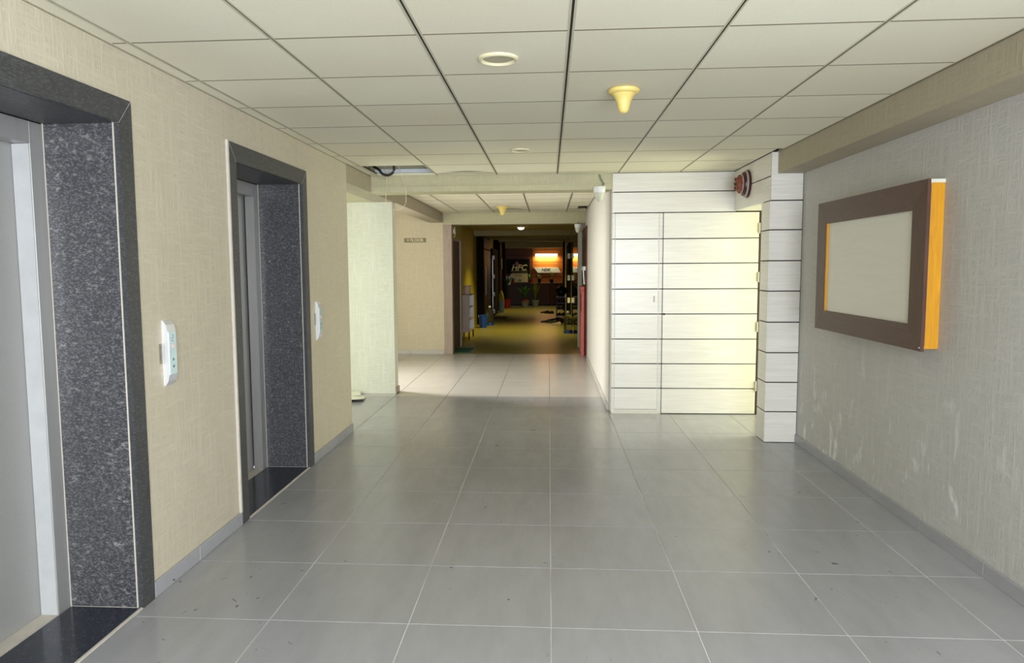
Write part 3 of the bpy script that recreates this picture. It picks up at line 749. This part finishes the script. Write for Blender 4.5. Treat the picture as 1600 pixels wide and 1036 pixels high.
# black sign
bs = thing('black_sign', (-1.14, 27.93, 1.14), 'black sign with cream HFC lettering and a red emblem', 'sign')
obj('board', box(-1.62, -.72, 27.935, 27.963, 1.235, 1.80, .004), 'black_gloss', bs)
text_obj('lettering', 'HFC', .30, 'cream_txt', bs, (-1.14, 27.932, 1.465), (1, 0, 0), (0, 0, 1), .002, shear=.25, bold=.010)
obj('emblem', prism(B(), [(-1.30, 1.60), (-1.21, 1.52), (-1.12, 1.60), (-1.21, 1.74)], 'y', 27.925, 27.934), 'red_plastic', bs)
obj('underline', bx(bx(B(), -1.45, -.80, 27.928, 27.934, 1.335, 1.348), -1.42, -.80, 27.928, 27.934, 1.25, 1.27), 'cream_txt', bs)
cbd = thing('cream_notice', (-1.14, 27.93, .91), 'cream printed notice below the black sign', 'sign')
obj('board', box(-1.46, -.80, 27.925, 27.94, .915, 1.225, .002), 'cream_txt', cbd)
obj('print', bx(bx(bx(B(), -1.30, -1.02, 27.92, 27.926, 1.165, 1.18), -1.42, -1.22, 27.92, 27.926, 1.05, 1.062), -1.42, -1.25, 27.92, 27.926, 1.0, 1.012), 'leaf_d', cbd)
obj('print', box(-1.16, -1.04, 27.92, 27.926, .97, 1.02), 'leaf', cbd)
ns = thing('wall_notice', (-1.72, 26.2, 1.5), 'narrow framed notice beside the black sign', 'notice')
obj('frame', box(-1.72, -1.70, 26.3, 26.8, 1.38, 1.86, .003), 'black_gloss', ns); obj('sheet', box(-1.701, -1.695, 26.35, 26.75, 1.42, 1.82), 'cream_txt', ns)

# lit downlights
for y, e, lbl in ((17.05, 240, 'brighter lit warm downlight nearer in the dark corridor ceiling'), (24.55, 120, 'smaller lit warm downlight farther down the dark corridor')):
    downlight(-.64 if y < 20 else -.69, y, CZ-.001, .095 if y < 20 else .12, lbl, True)
    spot('downlight_lamp', (-.64 if y < 20 else -.69, y, CZ-.09), e, (1, .84, .30))

# ------------------------------------------------------------------ corridor things
def plant(x, y, z, pot_r, pot_h, pot_mat, leaf_mat, n, ln, width, label, cat='potted plant', upright=.3, seed=1, stem=0, rim=None):
    rnd = random.Random(seed)
    t = thing('potted_plant', (x, y, z), label, cat)
    T = Matrix.Translation((x, y, z))
    obj('pot', lathe(B(), [(pot_r*.68, 0), (pot_r*.80, pot_h*.45), (pot_r*.96, pot_h*.9), (pot_r, pot_h), (pot_r*.86, pot_h), (pot_r*.84, pot_h*.9)], T, 20), pot_mat, t, True)
    obj('soil', lathe(B(), [(pot_r*.85, pot_h*.86), (pot_r*.3, pot_h*.90)], T, 16), 'soil', t)
    if rim: obj('rim', lathe(B(), [(pot_r*.9, pot_h*.98), (pot_r*.8, pot_h*1.35), (pot_r*.6, pot_h*1.36)], T, 20), rim, t)
    base = Vector((x, y, z+pot_h*.9))
    if stem: obj('stem', tube(B(), [base, base+Vector((.01, 0, stem*.5)), base+Vector((0, 0, stem))], .009, 6), 'stemm', t)
    bm = B(); base = base + Vector((0, 0, stem*.9))
    for k in range(n):
        a = rnd.uniform(0, 2*math.pi); L = ln*rnd.uniform(.7, 1.1); sp_ = L*upright*rnd.uniform(.4, 1.4)
        d = Vector((math.cos(a), math.sin(a), 0)); sd = Vector((-d.y, d.x, 0)); prev = None
        for q in range(6):
            s_ = q/5; p = base + d*sp_*s_**1.4 + Vector((0, 0, L*(s_-.35*upright*s_*s_))); w_ = width*math.sin(math.pi*min(.97, .08+.9*s_))**.8*.5
            cur = (bm.verts.new(p-sd*w_), bm.verts.new(p+Vector((0, 0, -w_*.3))), bm.verts.new(p+sd*w_))
            if prev:
                bm.faces.new((prev[0], prev[1], cur[1], cur[0])); bm.faces.new((prev[1], prev[2], cur[2], cur[1]))
            prev = cur
    f_ = obj('foliage', bm, leaf_mat, t)
    return t
plant(-.885, 27.28, 0, .17, .20, 'grey_pot', 'leaf', 26, .52, .075, 'bushy green plant in a grey pot with a terracotta liner before the dark counter', upright=.5, seed=3, rim='terracotta', stem=.15)
plant(-.49, 27.32, 0, .15, .25, 'grey_pot', 'leaf_y', 16, .72, .06, 'upright yellow green plant in a pale grey pot near the end wall', upright=.22, seed=5)
plant(-.345, 27.71, .89, .075, .15, 'black_gloss', 'leaf', 8, .22, .03, 'small plant in a black pot on the ledge under the silver sign, left one', upright=.5, seed=8)
plant(.11, 27.71, .89, .085, .13, 'black_gloss', 'leaf_y', 8, .40, .035, 'taller sprig in a black pot on the ledge, right one', upright=.3, seed=9)
plant(-.70, 27.70, .89, .07, .12, 'red_plastic', 'leaf', 9, .26, .05, 'leafy plant in a red pot on the ledge beside the cream notice', upright=.45, seed=12)
plant(-1.36, 27.71, .89, .06, .10, 'red_plastic', 'leaf_d', 7, .12, .03, 'short dark plant in a red pot on the ledge, leftmost one', upright=.7, seed=13)
plant(-1.52, 26.6, 0, .16, .32, 'red_plastic', 'leaf_d', 14, .45, .05, 'tall thin stemmed plant in a dark red pot by the left wall', upright=.5, seed=15, stem=.55)
st = thing('poster_stand', (-1.50, 27.0, .95), 'small blue and yellow poster hung above the red pot', 'poster')
obj('sheet', box(-1.57, -1.41, 26.99, 27.0, .84, 1.16, .001), 'white', st)
obj('blue_print', box(-1.56, -1.43, 26.984, 26.991, 1.0, 1.15), 'glassface', st)
obj('yellow_print', prism(B(), [(-1.53, .87), (-1.44, .87), (-1.43, .98), (-1.48, 1.0)], 'y', 26.984, 26.991), 'yellow', st)
obj('rod', tube(B(), [(-1.49, 27.0, .84), (-1.50, 27.0, .0)], .010, 6), 'stemm', st)
bn = thing('waste_bin', (-1.60, 23.9, 0), 'grey cylindrical bin with a yellowish bag by the left wall', 'bin')
obj('body', lathe(B(), [(.085, 0), (.10, .38), (.09, .38)], Matrix.Translation((-1.55, 23.9, 0)), 20), 'grey_pot', bn, True)
obj('bag', lathe(B(), [(.09, .36), (.10, .46), (.07, .62), (.03, .72)], Matrix.Translation((-1.56, 23.9, 0)), 14), 'olive', bn, True)
# mats
tag(obj('doormat', box(-1.745, -1.385, 12.62, 13.32, 0, .010, .003), 'green_mat'), 'green doormat before the taupe door', 'mat')
tag(obj('doormat', box(-1.64, -1.25, 20.95, 22.0, 0, .012, .003), 'brown_mat'), 'brown doormat before the dark left door', 'mat')
# cabinet on legs, open shelves on the corridor side
cb_ = thing('shoe_cabinet', (-1.73, 15.2, 0), 'taupe sided cabinet on legs with white open shelves', 'cabinet')
x0, x1, yc0, yc1, zb, zt = -1.865, -1.615, 14.75, 15.65, .165, .915
obj('end_panel', box(x0, x1, yc0, yc0+.018, zb, zt, .002), 'taupe', cb_)
obj('end_panel', box(x0, x1, yc1-.018, yc1, zb, zt, .002), 'white', cb_)
obj('top', box(x0, x1+.005, yc0, yc1, zt, zt+.018, .002), 'taupe', cb_)
obj('back_panel', box(x0, x0+.01, yc0, yc1, zb, zt), 'white', cb_)
for z in (zb, zb+.245, zb+.495): obj('shelf', box(x0+.01, x1, yc0+.018, yc1-.018, z, z+.016, .002), 'taupe', cb_)
for xx in (x0+.02, x1-.03):
    for yy in (yc0+.04, yc1-.05): obj('leg', box(xx, xx+.025, yy, yy+.025, 0, zb, .002), 'black_door', cb_)
bk = thing('bucket', (-1.72, 15.1, .933), 'pale pinkish beige tub standing on the taupe cabinet', 'tub')
obj('body', lathe(B(), [(.07, 0), (.082, .10), (.078, .16), (.07, .158)], Matrix.Translation((-1.70, 15.15, .933)), 22), 'beige_cloth', bk, True)
obj('rim', lathe(B(), [(.078, .155), (.095, .165), (.092, .19), (.07, .19)], Matrix.Translation((-1.70, 15.15, .933)), 22), 'beige_cloth', bk, True)
bt = thing('small_bottle', (-1.80, 14.85, .933), 'tiny white bottle next to the tub on the cabinet', 'bottle')
obj('body', lathe(B(), [(.018, 0), (.019, .055), (.008, .07), (.008, .08)], Matrix.Translation((-1.80, 14.86, .933)), 14), 'white', bt, True)
obj('cap', lathe(B(), [(.010, .078), (.010, .095)], Matrix.Translation((-1.80, 14.86, .933)), 12), 'blackrub', bt)
# blue bucket and bottles
bb = thing('blue_bucket', (-1.61, 17.9, 0), 'blue plastic bucket on the floor by the olive wall', 'bucket')
obj('body', lathe(B(), [(.085, 0), (.115, .31), (.105, .31), (.08, .02)], Matrix.Translation((-1.62, 17.9, 0)), 24), 'blue', bb, True)
obj('rim', lathe(B(), [(.113, .30), (.122, .305), (.122, .318), (.110, .318)], Matrix.Translation((-1.62, 17.9, 0)), 24), 'blue', bb, True)
obj('bail', tube(B(), [(-1.62+.12*math.cos(a), 17.9, .31-.10*math.sin(a)) for a in [math.pi*k/10 for k in range(11)]], .004, 6), 'chrome', bb)
def jug(x, y, label):
    t = thing('water_bottle', (x, y, 0), label, 'water bottle', 'large water bottles along the corridor'); T = Matrix.Translation((x, y, 0))
    obj('body', lathe(B(), [(.095, .045), (.10, .08), (.10, .18), (.094, .19), (.10, .20), (.10, .34), (.085, .39), (.045, .42), (.028, .43), (.028, .46)], T, 28), 'jug', t, True)
    obj('base_ring', lathe(B(), [(.098, 0), (.106, .005), (.106, .06), (.098, .066)], T, 28), 'blue', t, True)
    obj('cap', lathe(B(), [(.030, .455), (.032, .49), (.026, .50)], T, 16), 'white', t, True)
    return t
jug(.440, 16.42, 'clear water bottle with a blue base by the glass partition')
jug(-1.52, 18.7, 'clear water bottle standing behind the blue bucket')
# shoe rack
rk = thing('shoe_rack', (.37, 21.3, 0), 'blue grey metal shoe rack against the right wall', 'rack')
for xx in (.235, .475):
    for yy in (21.0, 21.6): obj('post', tube(B(), [(xx, yy, 0), (xx, yy, .62)], .011, 8), 'blue_metal', rk)
for z in (.08, .26, .44, .61): obj('shelf', box(.23, .48, 21.0, 21.6, z, z+.015, .002), 'blue_metal', rk)
def shoe(x, y, z, rot, label, s=1., mat='shoe'):
    bm = B()
    secs = [(-.135, .030, .05), (-.10, .038, .075), (-.05, .036, .07), (0, .036, .05), (.06, .045, .042), (.11, .042, .034), (.14, .02, .022)]
    rings = []
    for yy, w_, h in secs:
        rings.append([bm.verts.new((w_*a, yy, h*b)) for a, b in ((-1, 0), (-1, .55), (-.6, 1), (.6, 1), (1, .55), (1, 0))])
    for a, b in zip(rings, rings[1:]):
        for k in range(6): bm.faces.new((a[k], a[(k+1) % 6], b[(k+1) % 6], b[k]))
    bm.faces.new(rings[0]); bm.faces.new(rings[-1][::-1]); bmesh.ops.recalc_face_normals(bm, faces=bm.faces)
    bm.transform(Matrix.Translation((x, y, z)) @ Matrix.Rotation(rot, 4, 'Z') @ Matrix.Scale(s, 4))
    return tag(obj('shoe', bm, mat, None, True), label, 'shoe', 'dark shoes by the rack')
for (x, y, z, r, lb_) in ((.08, 19.5, 0, 1.3, 'black shoe in the near heap by the rack, its left end'), (-.06, 19.7, 0, 1.7, 'black shoe lying farthest out on the floor beside the rack'),
        (.17, 19.95, 0, .6, 'black shoe in the near heap, turned to the rack'), (.28, 19.4, 0, 2.2, 'black shoe right of the near heap, close to the partition'),
        (.20, 20.45, 0, 1.5, 'black shoe directly before the foot of the rack'), (.02, 23.4, 0, 1.4, 'black shoe in the far pair beyond the rack, right one'),
        (-.12, 23.7, 0, 1.9, 'black shoe in the far pair beyond the rack, left one')):
    shoe(x, y, z, r, lb_, 1.1)
for (x, z, lb_) in ((.30, .095, 'black shoe on the bottom shelf of the rack, left'), (.42, .095, 'black shoe on the bottom shelf of the rack, right'), (.29, .275, 'black shoe on the second shelf of the rack, left'),
        (.41, .275, 'black shoe on the second shelf of the rack, right'), (.31, .455, 'black shoe on the third shelf of the rack, left'), (.43, .455, 'black shoe on the third shelf of the rack, right')):
    shoe(x, 21.2, z, .2, lb_, 1.05)
bg = B()
bmesh.ops.create_icosphere(bg, subdivisions=3, radius=1, matrix=Matrix.Translation((.36, 21.3, .785)) @ Matrix.Diagonal((.17, .3, .15, 1)))
for v in bg.verts: v.co.z += .02*math.sin(v.co.x*40)+.015*math.sin(v.co.y*31)
tag(obj('dark_bag', bg, 'shoe', None, True), 'black bag heaped on top of the shoe rack', 'bag')
shoe(.20, 18.9, 0, 1.2, 'worn pale brown shoe nearest the water bottle', 1.0, 'taupe')
